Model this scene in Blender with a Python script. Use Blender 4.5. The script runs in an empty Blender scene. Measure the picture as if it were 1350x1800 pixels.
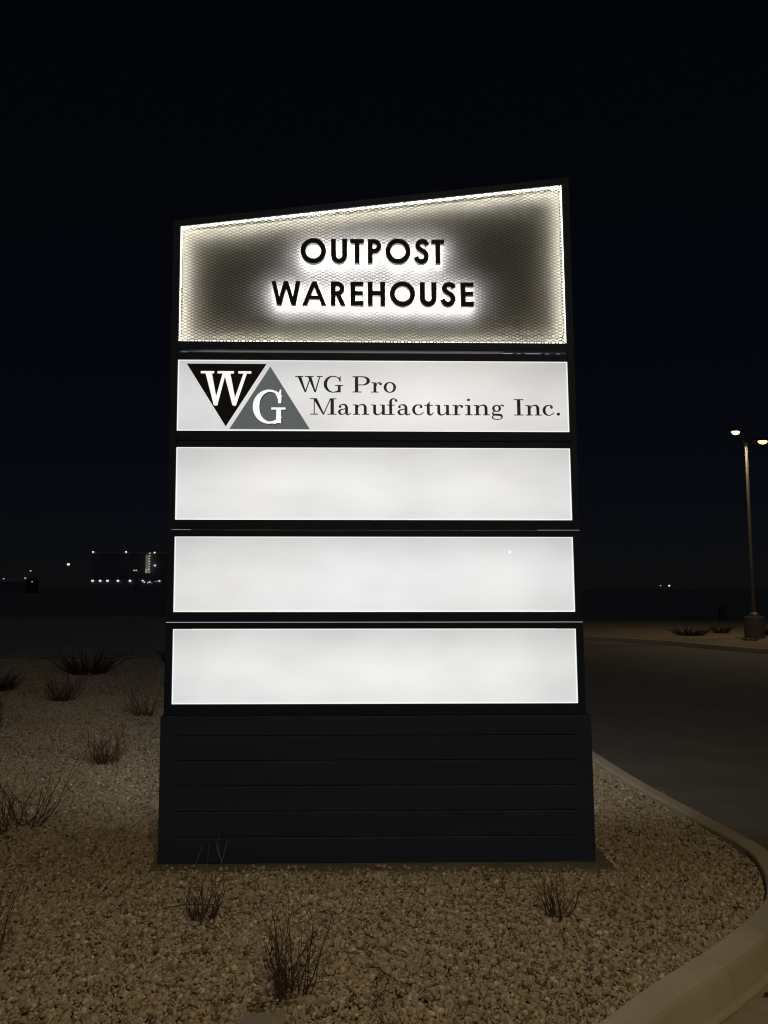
import bpy, bmesh, math, random
from mathutils import Vector, Matrix, geometry
R = math.radians
scene = bpy.context.scene
COL = scene.collection

# ------------------------------------------------------------------ camera
cam_d = bpy.data.cameras.new("camera")
cam = bpy.data.objects.new("camera", cam_d)
COL.objects.link(cam)
cam.location = (0, 0, 1.6)
cam.rotation_euler = (R(90 + 5.65), 0, 0)
cam_d.sensor_fit = 'VERTICAL'
cam_d.sensor_height = 24.0
cam_d.lens = 24.0 * 1360 / 1800
cam_d.clip_start = 0.05
cam_d.clip_end = 5000
scene.camera = cam

# ------------------------------------------------------------------ sky, added night fill, exposure
world = bpy.data.worlds.new("World")
scene.world = world
world.use_nodes = True
wn, wl = world.node_tree.nodes, world.node_tree.links
wn.clear()
sky = wn.new('ShaderNodeTexSky')
sky.sky_type = 'NISHITA'
sky.sun_disc = False
SUN_EL, SUN_ROT = 40, 186
sky.sun_elevation = R(SUN_EL)
sky.sun_rotation = R(SUN_ROT)
sky.air_density = 1.0
sky.dust_density = 0.0
sky.ozone_density = 3.0
bg = wn.new('ShaderNodeBackground')
bg.inputs['Strength'].default_value = 0.0009
wo = wn.new('ShaderNodeOutputWorld')
tint = wn.new('ShaderNodeMix'); tint.data_type = 'RGBA'; tint.blend_type = 'MULTIPLY'; tint.inputs[0].default_value = 1
tint.inputs[7].default_value = (0.36, 0.33, 0.46, 1)
floor_ = wn.new('ShaderNodeMix'); floor_.data_type = 'RGBA'; floor_.blend_type = 'ADD'; floor_.inputs[0].default_value = 1
floor_.inputs[7].default_value = (1.0, 1.2, 1.75, 1)       # night air glow
wl.new(sky.outputs[0], tint.inputs[6]); wl.new(tint.outputs[2], floor_.inputs[6]); wl.new(floor_.outputs[2], bg.inputs[0])
wl.new(bg.outputs[0], wo.inputs[0])

sun_d = bpy.data.lights.new("night_fill", 'SUN')
sun_d.energy = 0.055  # added faint fill, no moon known: lifts the field and far ground
sun_d.angle = R(0.5)
sun_d.color = (0.8, 0.88, 1.0)
sun = bpy.data.objects.new("night_fill", sun_d)
COL.objects.link(sun)
sun.rotation_euler = (R(90 - SUN_EL), 0, R(180 - SUN_ROT))
sun.location = (0, 0, 60)

scene.view_settings.view_transform = 'Standard'
scene.view_settings.look = 'None'
scene.view_settings.exposure = 0
scene.view_settings.gamma = 1
scene.cycles.use_denoising = True
scene.cycles.denoising_input_passes = 'RGB_ALBEDO_NORMAL'
scene.cycles.denoising_prefilter = 'ACCURATE'
scene.cycles.filter_width = 1.15
scene.cycles.max_bounces = 6
scene.cycles.diffuse_bounces = 3
scene.cycles.sample_clamp_indirect = 4

LED_L = 150.0          # cabinet LED strips
LETTER_L = 82.0       # light behind the letters
LAMP_L = 2.0           # lens of the lot lamp across the road
LAMP_W = 150.0         # watts of each of its heads
LAMP2_L = 430.0       # lot lamp behind the viewer

# ------------------------------------------------------------------ helpers
def tag(o, label=None, cat=None, group=None, kind=None):
    if label: o['label'] = label
    if cat: o['category'] = cat
    if group: o['group'] = group
    if kind: o['kind'] = kind
    return o

def empty(name, loc=(0, 0, 0), rz=0.0):
    o = bpy.data.objects.new(name, None)
    COL.objects.link(o)
    o.location = loc
    o.rotation_euler = (0, 0, rz)
    o.empty_display_size = 0.2
    return o

class MB:
    """collects faces, then links them as one mesh object"""
    def __init__(s):
        s.v, s.f, s.m = [], [], []
    def face(s, pts, mi=0):
        n = len(s.v); s.v += [tuple(p) for p in pts]
        s.f.append(tuple(range(n, n + len(pts)))); s.m.append(mi)
    def hexa(s, lo, hi, mi=0):
        """lo, hi: four points each, counter-clockwise seen from outside on top"""
        n = len(s.v); s.v += [tuple(p) for p in lo] + [tuple(p) for p in hi]
        for q in ((3, 2, 1, 0), (4, 5, 6, 7), (0, 1, 5, 4), (1, 2, 6, 5), (2, 3, 7, 6), (3, 0, 4, 7)):
            s.f.append(tuple(n + i for i in q)); s.m.append(mi)
    def box(s, x0, x1, y0, y1, z0, z1, mi=0):
        s.hexa([(x0, y0, z0), (x1, y0, z0), (x1, y1, z0), (x0, y1, z0)],
               [(x0, y0, z1), (x1, y0, z1), (x1, y1, z1), (x0, y1, z1)], mi)
    def tube(s, pts, radii, n=6, cap=True, mi=0):
        pts = [Vector(p) for p in pts]
        rings = []
        up = Vector((0.31, 0.17, 0.93)).normalized()
        for i, p in enumerate(pts):
            d = (pts[min(i + 1, len(pts) - 1)] - pts[max(i - 1, 0)]).normalized()
            a = d.cross(up)
            if a.length < 1e-3: a = d.cross(Vector((1, 0, 0)))
            a.normalize(); b = d.cross(a)
            base = len(s.v)
            for k in range(n):
                t = 2 * math.pi * k / n
                s.v.append(tuple(p + (a * math.cos(t) + b * math.sin(t)) * radii[i]))
            rings.append(base)
        for r0, r1 in zip(rings, rings[1:]):
            for k in range(n):
                s.f.append((r0 + k, r0 + (k + 1) % n, r1 + (k + 1) % n, r1 + k)); s.m.append(mi)
        if cap:
            s.f.append(tuple(rings[0] + k for k in range(n))[::-1]); s.m.append(mi)
            s.f.append(tuple(rings[-1] + k for k in range(n))); s.m.append(mi)
    def lathe(s, prof, c=(0, 0, 0), n=32, mi=0):
        rings = []
        for r, z in prof:
            base = len(s.v); rings.append(base)
            for k in range(n):
                t = 2 * math.pi * k / n
                s.v.append((c[0] + r * math.cos(t), c[1] + r * math.sin(t), c[2] + z))
        for r0, r1 in zip(rings, rings[1:]):
            for k in range(n):
                s.f.append((r0 + k, r0 + (k + 1) % n, r1 + (k + 1) % n, r1 + k)); s.m.append(mi)
        s.f.append(tuple(rings[0] + k for k in range(n))[::-1]); s.m.append(mi)
        s.f.append(tuple(rings[-1] + k for k in range(n))); s.m.append(mi)
    def build(s, name, mats, parent=None, loc=None, bevel=0, smooth=False, fn=None):
        me = bpy.data.meshes.new(name)
        vs = [fn(p) for p in s.v] if fn else s.v
        me.from_pydata(vs, [], s.f)
        if not isinstance(mats, (list, tuple)): mats = [mats]
        for m in mats: me.materials.append(m)
        me.polygons.foreach_set('material_index', s.m)
        if smooth: me.polygons.foreach_set('use_smooth', [True] * len(s.f))
        me.update()
        o = bpy.data.objects.new(name, me)
        COL.objects.link(o)
        if parent: o.parent = parent
        if loc: o.location = loc
        if bevel:
            b = o.modifiers.new('bevel', 'BEVEL'); b.width = bevel; b.segments = 2
            b.limit_method = 'ANGLE'; b.angle_limit = R(40)
        return o

# ------------------------------------------------------------------ materials
def new_mat(name):
    m = bpy.data.materials.new(name); m.use_nodes = True
    nt = m.node_tree
    return m, nt, nt.nodes['Principled BSDF']

def rough_mat(name, c1, c2, scale, rough=(0.7, 0.9), bump=0.0, bscale=None, metallic=0.0, detail=6, spec=0.5, stretch=None):
    m, nt, p = new_mat(name); N, L = nt.nodes, nt.links
    tc = N.new('ShaderNodeTexCoord'); src = tc.outputs['Object']
    if stretch:
        mp = N.new('ShaderNodeMapping'); mp.inputs['Scale'].default_value = stretch
        L.new(src, mp.inputs[0]); src = mp.outputs[0]
    n1 = N.new('ShaderNodeTexNoise'); n1.inputs['Scale'].default_value = scale; n1.inputs['Detail'].default_value = detail
    n1.inputs['Roughness'].default_value = 0.65
    L.new(src, n1.inputs['Vector'])
    cr = N.new('ShaderNodeValToRGB')
    cr.color_ramp.elements[0].position = 0.32; cr.color_ramp.elements[1].position = 0.68
    cr.color_ramp.elements[0].color = (*c1, 1); cr.color_ramp.elements[1].color = (*c2, 1)
    L.new(n1.outputs[0], cr.inputs[0]); L.new(cr.outputs[0], p.inputs['Base Color'])
    mr = N.new('ShaderNodeMapRange'); mr.inputs[3].default_value = rough[0]; mr.inputs[4].default_value = rough[1]
    L.new(n1.outputs[0], mr.inputs[0]); L.new(mr.outputs[0], p.inputs['Roughness'])
    p.inputs['Metallic'].default_value = metallic
    p.inputs['Specular IOR Level'].default_value = spec
    if bump:
        n2 = N.new('ShaderNodeTexNoise'); n2.inputs['Scale'].default_value = bscale or scale * 4; n2.inputs['Detail'].default_value = 8
        L.new(src, n2.inputs['Vector'])
        b = N.new('ShaderNodeBump'); b.inputs['Strength'].default_value = bump; b.inputs['Distance'].default_value = 0.01
        L.new(n2.outputs[0], b.inputs['Height']); L.new(b.outputs[0], p.inputs['Normal'])
    return m

def glow_mat(name, col, strength):
    m, nt, p = new_mat(name)
    p.inputs['Base Color'].default_value = (0.6, 0.6, 0.6, 1)
    p.inputs['Emission Color'].default_value = (*col, 1)
    p.inputs['Emission Strength'].default_value = strength
    return m

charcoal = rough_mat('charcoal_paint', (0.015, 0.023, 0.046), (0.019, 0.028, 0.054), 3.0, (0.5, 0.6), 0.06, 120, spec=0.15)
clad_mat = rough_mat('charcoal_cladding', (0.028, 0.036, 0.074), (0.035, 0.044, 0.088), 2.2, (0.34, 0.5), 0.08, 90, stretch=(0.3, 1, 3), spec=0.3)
alu = rough_mat('aluminium', (0.30, 0.31, 0.33), (0.42, 0.43, 0.45), 9, (0.3, 0.5), 0.0, metallic=0.8)
letter_face = rough_mat('letter_face_black', (0.007, 0.0075, 0.009), (0.010, 0.0105, 0.012), 8, (0.5, 0.6), spec=0.15)
letter_side = rough_mat('letter_return_grey', (0.34, 0.33, 0.33), (0.42, 0.41, 0.40), 12, (0.4, 0.5))
back_mat = rough_mat('cabinet_back_grey', (0.150, 0.144, 0.134), (0.185, 0.178, 0.167), 2.5, (0.6, 0.75), 0.05, 60)
mesh_mat = rough_mat('expanded_steel', (0.045, 0.042, 0.037), (0.08, 0.075, 0.067), 20, (0.45, 0.6), spec=0.5)
vinyl_black = rough_mat('black_vinyl', (0.012, 0.012, 0.014), (0.016, 0.016, 0.018), 12, (0.4, 0.5), spec=0.2)
vinyl_ink = rough_mat('dark_lettering_vinyl', (0.02, 0.02, 0.023), (0.026, 0.026, 0.03), 12, (0.4, 0.5))
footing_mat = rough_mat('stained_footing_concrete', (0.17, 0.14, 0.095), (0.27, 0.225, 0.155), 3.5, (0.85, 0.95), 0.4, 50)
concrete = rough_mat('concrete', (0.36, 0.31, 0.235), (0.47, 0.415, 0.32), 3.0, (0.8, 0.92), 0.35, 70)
kerb_mat = rough_mat('kerb_concrete', (0.47, 0.41, 0.30), (0.60, 0.53, 0.40), 2.2, (0.78, 0.92), 0.35, 60)
gutter_mat = rough_mat('gutter_concrete', (0.36, 0.30, 0.205), (0.48, 0.41, 0.295), 2.6, (0.8, 0.92), 0.35, 55)
asphalt = rough_mat('asphalt', (0.155, 0.142, 0.127), (0.225, 0.207, 0.187), 1.6, (0.8, 0.92), 0.15, 140, detail=14)
field_mat = rough_mat('dry_field', (0.18, 0.17, 0.15), (0.30, 0.285, 0.26), 0.4, (0.9, 1.0), 0.6, 6)
bark = rough_mat('dormant_twig', (0.065, 0.034, 0.023), (0.13, 0.075, 0.052), 30, (0.7, 0.85))
bark_dark = rough_mat('dark_dormant_twig', (0.03, 0.018, 0.014), (0.055, 0.034, 0.026), 30, (0.75, 0.9))
straw = rough_mat('pale_straw', (0.34, 0.30, 0.22), (0.48, 0.43, 0.33), 20, (0.7, 0.85))
steel = rough_mat('lamp_pole_paint', (0.2, 0.185, 0.16), (0.27, 0.25, 0.22), 4, (0.35, 0.5), metallic=0.2)
pedestal_mat = rough_mat('weathered_pedestal_concrete', (0.13, 0.11, 0.095), (0.2, 0.175, 0.15), 4, (0.85, 0.95), 0.4, 50)
lamp_body = rough_mat('lamp_housing_bronze', (0.035, 0.03, 0.025), (0.05, 0.043, 0.035), 6, (0.4, 0.55))
dark_metal = rough_mat('dark_metal', (0.02, 0.02, 0.022), (0.035, 0.035, 0.037), 6, (0.5, 0.7))
shed_wall = rough_mat('metal_siding', (0.12, 0.125, 0.15), (0.15, 0.155, 0.185), 0.3, (0.5, 0.65), stretch=(8, 8, 0.2))
shed_roof = rough_mat('metal_roofing', (0.3, 0.31, 0.33), (0.38, 0.39, 0.41), 0.5, (0.5, 0.65))
channel_white = rough_mat('white_channel', (0.62, 0.61, 0.58), (0.72, 0.71, 0.68), 20, (0.4, 0.55))
cable_mat = rough_mat('black_cable', (0.01, 0.01, 0.01), (0.02, 0.02, 0.02), 10, (0.4, 0.6))
rock_mat = rough_mat('pale_rock', (0.30, 0.25, 0.18), (0.48, 0.41, 0.31), 9, (0.8, 0.95), 0.5, 40)

led_warm = glow_mat('led_strip_glow', (1.0, 0.97, 0.80), LED_L)
led_body = glow_mat('led_lens_side', (1.0, 0.98, 0.86), 3.5)
led_white = glow_mat('letter_halo_glow', (0.97, 0.97, 1.0), LETTER_L)
edge_glow = glow_mat('panel_edge_glow', (1.0, 1.0, 0.99), 0.92)
leak_glow = glow_mat('painted_leak', (0.80, 0.86, 1.0), 0.55)  # emission stands in for leaking light, no lamp in the seams
leak_dim = glow_mat('painted_leak_dim', (0.80, 0.86, 1.0), 0.28)
lamp_white = glow_mat('lamp_glow_white', (1.0, 0.80, 0.50), LAMP_L)
lamp_amber = glow_mat('lamp_glow_amber', (1.0, 0.60, 0.16), LAMP_L * 2.2)
lamp_near = glow_mat('lamp_glow_near', (1.0, 0.77, 0.41), LAMP2_L)
far_glow = glow_mat('far_lamp_glow', (1.0, 0.96, 0.88), 1.05)
far_dim = glow_mat('far_window_glow', (1.0, 0.93, 0.78), 0.55)
far_faint = glow_mat('far_stairwell_glow', (1.0, 0.92, 0.75), 0.09)

def panel_mat(name, gain, tint):
    """back-lit acrylic: uneven light of the LED rows behind it"""
    m, nt, p = new_mat(name); N, L = nt.nodes, nt.links
    tc = N.new('ShaderNodeTexCoord')
    sep = N.new('ShaderNodeSeparateXYZ'); L.new(tc.outputs['Generated'], sep.inputs[0])
    def ramp(src, stops):
        r = N.new('ShaderNodeValToRGB'); r.color_ramp.interpolation = 'B_SPLINE'
        e = r.color_ramp.elements
        while len(e) < len(stops): e.new(0.5)
        for el, (a, b) in zip(e, stops): el.position = a; el.color = (b, b, b, 1)
        L.new(src, r.inputs[0]); return r.outputs[0]
    rz = ramp(sep.outputs[2], [(0.0, 0.80), (0.22, 0.85), (0.55, 0.87), (0.82, 0.74), (1.0, 0.64)])
    rx = ramp(sep.outputs[0], [(0.0, 0.86), (0.18, 0.95), (0.6, 1.0), (0.85, 0.96), (1.0, 0.84)])
    mp = N.new('ShaderNodeMapping'); mp.inputs['Scale'].default_value = (1.7, 1.0, 3.2)
    L.new(tc.outputs['Object'], mp.inputs[0])
    nz = N.new('ShaderNodeTexNoise'); nz.inputs['Scale'].default_value = 1.0; nz.inputs['Detail'].default_value = 2.5
    L.new(mp.outputs[0], nz.inputs['Vector'])
    mr = N.new('ShaderNodeMapRange'); mr.inputs[1].default_value = 0.3; mr.inputs[2].default_value = 0.7
    mr.inputs[3].default_value = 0.91; mr.inputs[4].default_value = 1.06
    L.new(nz.outputs[0], mr.inputs[0])
    a = N.new('ShaderNodeMath'); a.operation = 'MULTIPLY'; L.new(rz, a.inputs[0]); L.new(rx, a.inputs[1])
    b = N.new('ShaderNodeMath'); b.operation = 'MULTIPLY'; L.new(a.outputs[0], b.inputs[0]); L.new(mr.outputs[0], b.inputs[1])
    c = N.new('ShaderNodeMath'); c.operation = 'MULTIPLY'; L.new(b.outputs[0], c.inputs[0]); c.inputs[1].default_value = gain
    # the acrylic's own slight cast wanders from cool to warm white
    nt2 = N.new('ShaderNodeTexNoise'); nt2.inputs['Scale'].default_value = 0.9; L.new(tc.outputs['Object'], nt2.inputs['Vector'])
    cr = N.new('ShaderNodeValToRGB'); cr.color_ramp.elements[0].position = 0.38; cr.color_ramp.elements[1].position = 0.62
    cr.color_ramp.elements[0].color = (0.975, 0.985, 1.0, 1); cr.color_ramp.elements[1].color = (*tint, 1)
    L.new(nt2.outputs[0], cr.inputs[0])
    L.new(cr.outputs[0], p.inputs['Emission Color'])
    L.new(c.outputs[0], p.inputs['Emission Strength'])
    p.inputs['Base Color'].default_value = (0.2, 0.2, 0.21, 1)
    p.inputs['Roughness'].default_value = 0.3
    return m
acrylic = panel_mat('lit_acrylic', 1.0, (1.0, 0.995, 0.975))
acrylic_rear = panel_mat('lit_rear_acrylic', 3.6, (1.0, 0.99, 0.95))
acrylic_sign = panel_mat('lit_printed_acrylic', 0.92, (1.0, 0.99, 0.98))
grey_print = glow_mat('lit_grey_print', (0.80, 0.96, 1.0), 0.10)
grey_print.node_tree.nodes['Principled BSDF'].inputs['Base Color'].default_value = (0.1, 0.11, 0.115, 1)
white_hot = glow_mat('bare_led_glow', (1.0, 1.0, 1.0), 1.6)
white_print = glow_mat('lit_white_print', (1.0, 1.0, 1.0), 0.93)

def stone_mat():
    m, nt, p = new_mat('river_gravel'); N, L = nt.nodes, nt.links
    oi = N.new('ShaderNodeObjectInfo')
    cr = N.new('ShaderNodeValToRGB'); cr.color_ramp.interpolation = 'LINEAR'
    stops = [(0.0, (0.16, 0.12, 0.077)), (0.16, (0.4, 0.305, 0.19)), (0.38, (0.58, 0.46, 0.295)), (0.56, (0.46, 0.39, 0.29)), (0.74, (0.64, 0.52, 0.35)), (0.88, (0.55, 0.43, 0.32)), (1.0, (0.86, 0.78, 0.62))]
    e = cr.color_ramp.elements
    while len(e) < len(stops): e.new(0.5)
    for el, (a, c) in zip(e, stops): el.position = a; el.color = (*c, 1)
    L.new(oi.outputs['Random'], cr.inputs[0])
    tc = N.new('ShaderNodeTexCoord')
    nz = N.new('ShaderNodeTexNoise'); nz.inputs['Scale'].default_value = 60; nz.inputs['Detail'].default_value = 4
    L.new(tc.outputs['Object'], nz.inputs['Vector'])
    mr = N.new('ShaderNodeMapRange'); mr.inputs[1].default_value = 0.3; mr.inputs[2].default_value = 0.7
    mr.inputs[3].default_value = 0.72; mr.inputs[4].default_value = 1.15
    L.new(nz.outputs[0], mr.inputs[0])
    mx = N.new('ShaderNodeMix'); mx.data_type = 'RGBA'; mx.blend_type = 'MULTIPLY'; mx.inputs[0].default_value = 1
    L.new(cr.outputs[0], mx.inputs[6]); L.new(mr.outputs[0], mx.inputs[7])
    L.new(mx.outputs[2], p.inputs['Base Color'])
    p.inputs['Roughness'].default_value = 0.68
    p.inputs['Specular IOR Level'].default_value = 0.35
    return m
stone = stone_mat()

def bed_mat():
    m, nt, p = new_mat('gravel_bed'); N, L = nt.nodes, nt.links
    tc = N.new('ShaderNodeTexCoord')
    vo = N.new('ShaderNodeTexVoronoi'); vo.inputs['Scale'].default_value = 42
    L.new(tc.outputs['Object'], vo.inputs['Vector'])
    sp = N.new('ShaderNodeSeparateColor'); L.new(vo.outputs['Color'], sp.inputs[0])
    cr = N.new('ShaderNodeValToRGB')
    cr.color_ramp.elements[0].color = (0.05, 0.038, 0.025, 1); cr.color_ramp.elements[1].color = (0.26, 0.205, 0.14, 1)
    L.new(sp.outputs[0], cr.inputs[0]); L.new(cr.outputs[0], p.inputs['Base Color'])
    b = N.new('ShaderNodeBump'); b.inputs['Strength'].default_value = 1; b.inputs['Distance'].default_value = 0.015; b.invert = True
    L.new(vo.outputs['Distance'], b.inputs['Height']); L.new(b.outputs[0], p.inputs['Normal'])
    p.inputs['Roughness'].default_value = 0.85
    return m
bed_m = bed_mat()

# ------------------------------------------------------------------ the setting: ground, road, kerbs, beds
def smooth_path(pts, n=4):
    out = []
    P = [Vector(p).to_2d() for p in pts]
    for i in range(len(P) - 1):
        p0, p1, p2, p3 = P[max(i - 1, 0)], P[i], P[i + 1], P[min(i + 2, len(P) - 1)]
        for k in range(n):
            t = k / n
            out.append(0.5 * ((2 * p1) + (p2 - p0) * t + (2 * p0 - 5 * p1 + 4 * p2 - p3) * t * t + (3 * p1 - p0 - 3 * p2 + p3) * t ** 3))
    out.append(P[-1])
    return out

def flat_poly(name, pts, z, mat, kind='structure'):
    res = geometry.delaunay_2d_cdt([Vector(p) for p in pts], [], [list(range(len(pts)))], 1, 1e-5)
    me = bpy.data.meshes.new(name)
    me.from_pydata([(v.x, v.y, z) for v in res[0]], [], [tuple(f) for f in res[2]])
    me.materials.append(mat); me.update()
    o = bpy.data.objects.new(name, me); COL.objects.link(o)
    if kind: o['kind'] = kind
    return o

def offset(path, d):
    out = []
    for i, p in enumerate(path):
        t = (path[min(i + 1, len(path) - 1)] - path[max(i - 1, 0)]).normalized()
        out.append(p + Vector((t.y, -t.x)) * d)
    return out

ROAD_Z = -0.125
gm = MB(); S = 3000
for i in range(1):
    gm.face([(-S, -S, -0.15), (S, -S, -0.15), (S, S, -0.15), (-S, S, -0.15)])
tag(gm.build('ground', field_mat), kind='structure')
rm = MB(); rm.face([(-160, -40, ROAD_Z), (60, -40, ROAD_Z), (60, 45.4, ROAD_Z), (-160, 45.4, ROAD_Z)])
tag(rm.build('road', asphalt), kind='structure')
rm = MB(); rm.face([(-160, 18.5, ROAD_Z + .004), (0, 18.5, ROAD_Z + .004), (0, 45.3, ROAD_Z + .004), (-160, 45.3, ROAD_Z + .004)])
tag(rm.build('concrete_road', rough_mat('old_concrete_road', (0.36, 0.34, 0.31), (0.50, 0.475, 0.44), 0.35, (0.8, 0.9), 0.2, 20)), kind='structure')

# the bed's kerb line, walked so that the road lies on its left-hand... right-hand normal side
inner = [(-12.0, 18.4), (-6, 18.4), (-1.0, 18.2), (0.6, 17.2), (1.25, 15.4), (1.55, 12.5), (1.76, 10), (1.88, 8.4), (1.935, 7.414), (1.985, 6.7), (2.051, 6.094), (2.105, 5.72),
         (2.151, 5.38), (2.188, 5.124), (2.205, 4.95), (2.196, 4.788), (2.14, 4.554), (2.06, 4.345), (1.95, 4.13), (1.812, 3.962), (1.678, 3.819),
         (1.505, 3.647), (1.313, 3.475), (1.158, 3.343), (1.02, 3.22), (0.882, 3.087), (0.761, 2.972), (-0.2, 2.08), (-1.6, 0.85), (-4.2, -1.0), (-9, -4.0), (-12, -5.6)]
ipath = smooth_path(inner, 5)
# resample evenly
def resample(path, step):
    out = [path[0]]; acc = 0
    for a, b in zip(path, path[1:]):
        d = (b - a).length
        while acc + d >= step:
            t = (step - acc) / d; a = a + (b - a) * t; out.append(a); d = (b - a).length; acc = 0
        acc += d
    out.append(path[-1]); return out
ipath = resample(ipath, 0.12)

def sweep(name, path, profile, mat, joints=(), sign=-1, gap=0.004):
    """profile: (distance outward from the path, height); open at joints"""
    mb = MB(); n = len(profile)
    rows = []
    offs = {d: offset(path, sign * d) for d, _z in profile}
    for i in range(len(path)):
        rows.append([(offs[d][i].x, offs[d][i].y, z) for d, z in profile])
    # cut at joints
    segs = []; cur = []
    for i, r in enumerate(rows):
        if i in joints and cur:
            t = (path[i] - path[i - 1]).normalized() * gap
            cur.append([(a - t.x, b - t.y, c) for a, b, c in r]); segs.append(cur); cur = [r]
        else:
            cur.append(r)
    segs.append(cur)
    for sg in segs:
        if len(sg) < 2: continue
        base = len(mb.v)
        for r in sg: mb.v += r
        for i in range(len(sg) - 1):
            for k in range(n - 1):
                a = base + i * n + k; mb.f.append((a, a + 1, a + n + 1, a + n)); mb.m.append(0)
        for i in (0, len(sg) - 1):
            mb.f.append(tuple(base + i * n + k for k in range(n))); mb.m.append(0)
    o = mb.build(name, mat)
    bm = bmesh.new(); bm.from_mesh(o.data); bmesh.ops.recalc_face_normals(bm, faces=bm.faces); bm.to_mesh(o.data); bm.free()
    return o

def near_idx(path, p):
    p = Vector(p); return min(range(len(path)), key=lambda i: (path[i] - p).length)
j0 = near_idx(ipath, (1.325, 3.49))
joints = sorted({j0 + k * 25 for k in range(-20, 20) if 3 < j0 + k * 25 < len(ipath) - 3})
kp = [(0, -0.14), (0, 0.018), (0.006, 0.027), (0.016, 0.03), (0.105, 0.027), (0.120, 0.022), (0.130, 0.010), (0.136, -0.006), (0.158, -0.098), (0.168, -0.112), (0.18, -0.114), (0.18, -0.14)]
k0 = near_idx(ipath, (1.5, 13.0))
kerb = sweep('kerb', ipath[k0:], kp, kerb_mat, [j - k0 for j in joints if j - k0 > 2])
tag(kerb, kind='structure')
gp = [(0.1835, -0.148), (0.1835, -0.1165), (0.19, -0.1145), (0.62, -0.119), (0.63, -0.122), (0.63, -0.148)]
g0 = near_idx(ipath, (2.17, 4.68))
gpath = ipath[g0:]
tag(sweep('gutter', gpath, gp, gutter_mat, [j - g0 for j in joints if j - g0 > 2]), kind='structure')

bed_poly = [tuple(p) for p in ipath]
flat_poly('gravel_bed', bed_poly, -0.026, bed_m)

# the verge across the road, with the lamp
far_k = [(60, 8), (30, 10.5), (17.0, 13.2), (12.6, 16.6), (10.9, 19.0), (10.13, 20.7), (9.52, 22.08), (9.02, 23.3), (8.3, 24.6), (6.6, 26.6), (3, 29.3), (-2, 31.0), (-4, 31.8)]
fpath = resample(smooth_path(far_k, 6), 0.25)
kp2 = [(0, -0.14), (0, 0.0), (0.02, 0.012), (0.12, 0.010), (0.14, -0.01), (0.165, -0.118), (0.165, -0.14)]
tag(sweep('kerb', fpath, kp2, kerb_mat, (), sign=1), kind='structure')
gp2 = [(0.168, -0.14), (0.168, -0.119), (0.60, -0.116), (0.61, -0.14)]
tag(sweep('gutter', fpath, gp2, gutter_mat, (), sign=1), kind='structure')
vpoly = [tuple(p) for p in fpath] + [(-4, 40.0), (60, 40.0)]
flat_poly('verge', vpoly, -0.008, rough_mat('verge_gravel', (0.20, 0.16, 0.11), (0.34, 0.28, 0.2), 14, (0.85, 0.95), 0.6, 60))
# kerb on the far side of the road behind
bk = [Vector((-140, 45.3)), Vector((-60, 45.3)), Vector((-14, 45.3)), Vector((-4, 45.3))]
tag(sweep('kerb', bk, [(0, -0.14), (0, 0.02), (0.15, 0.02), (0.18, -0.124), (0.7, -0.122), (0.7, -0.14)], footing_mat, (), sign=1), kind='structure')

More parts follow.
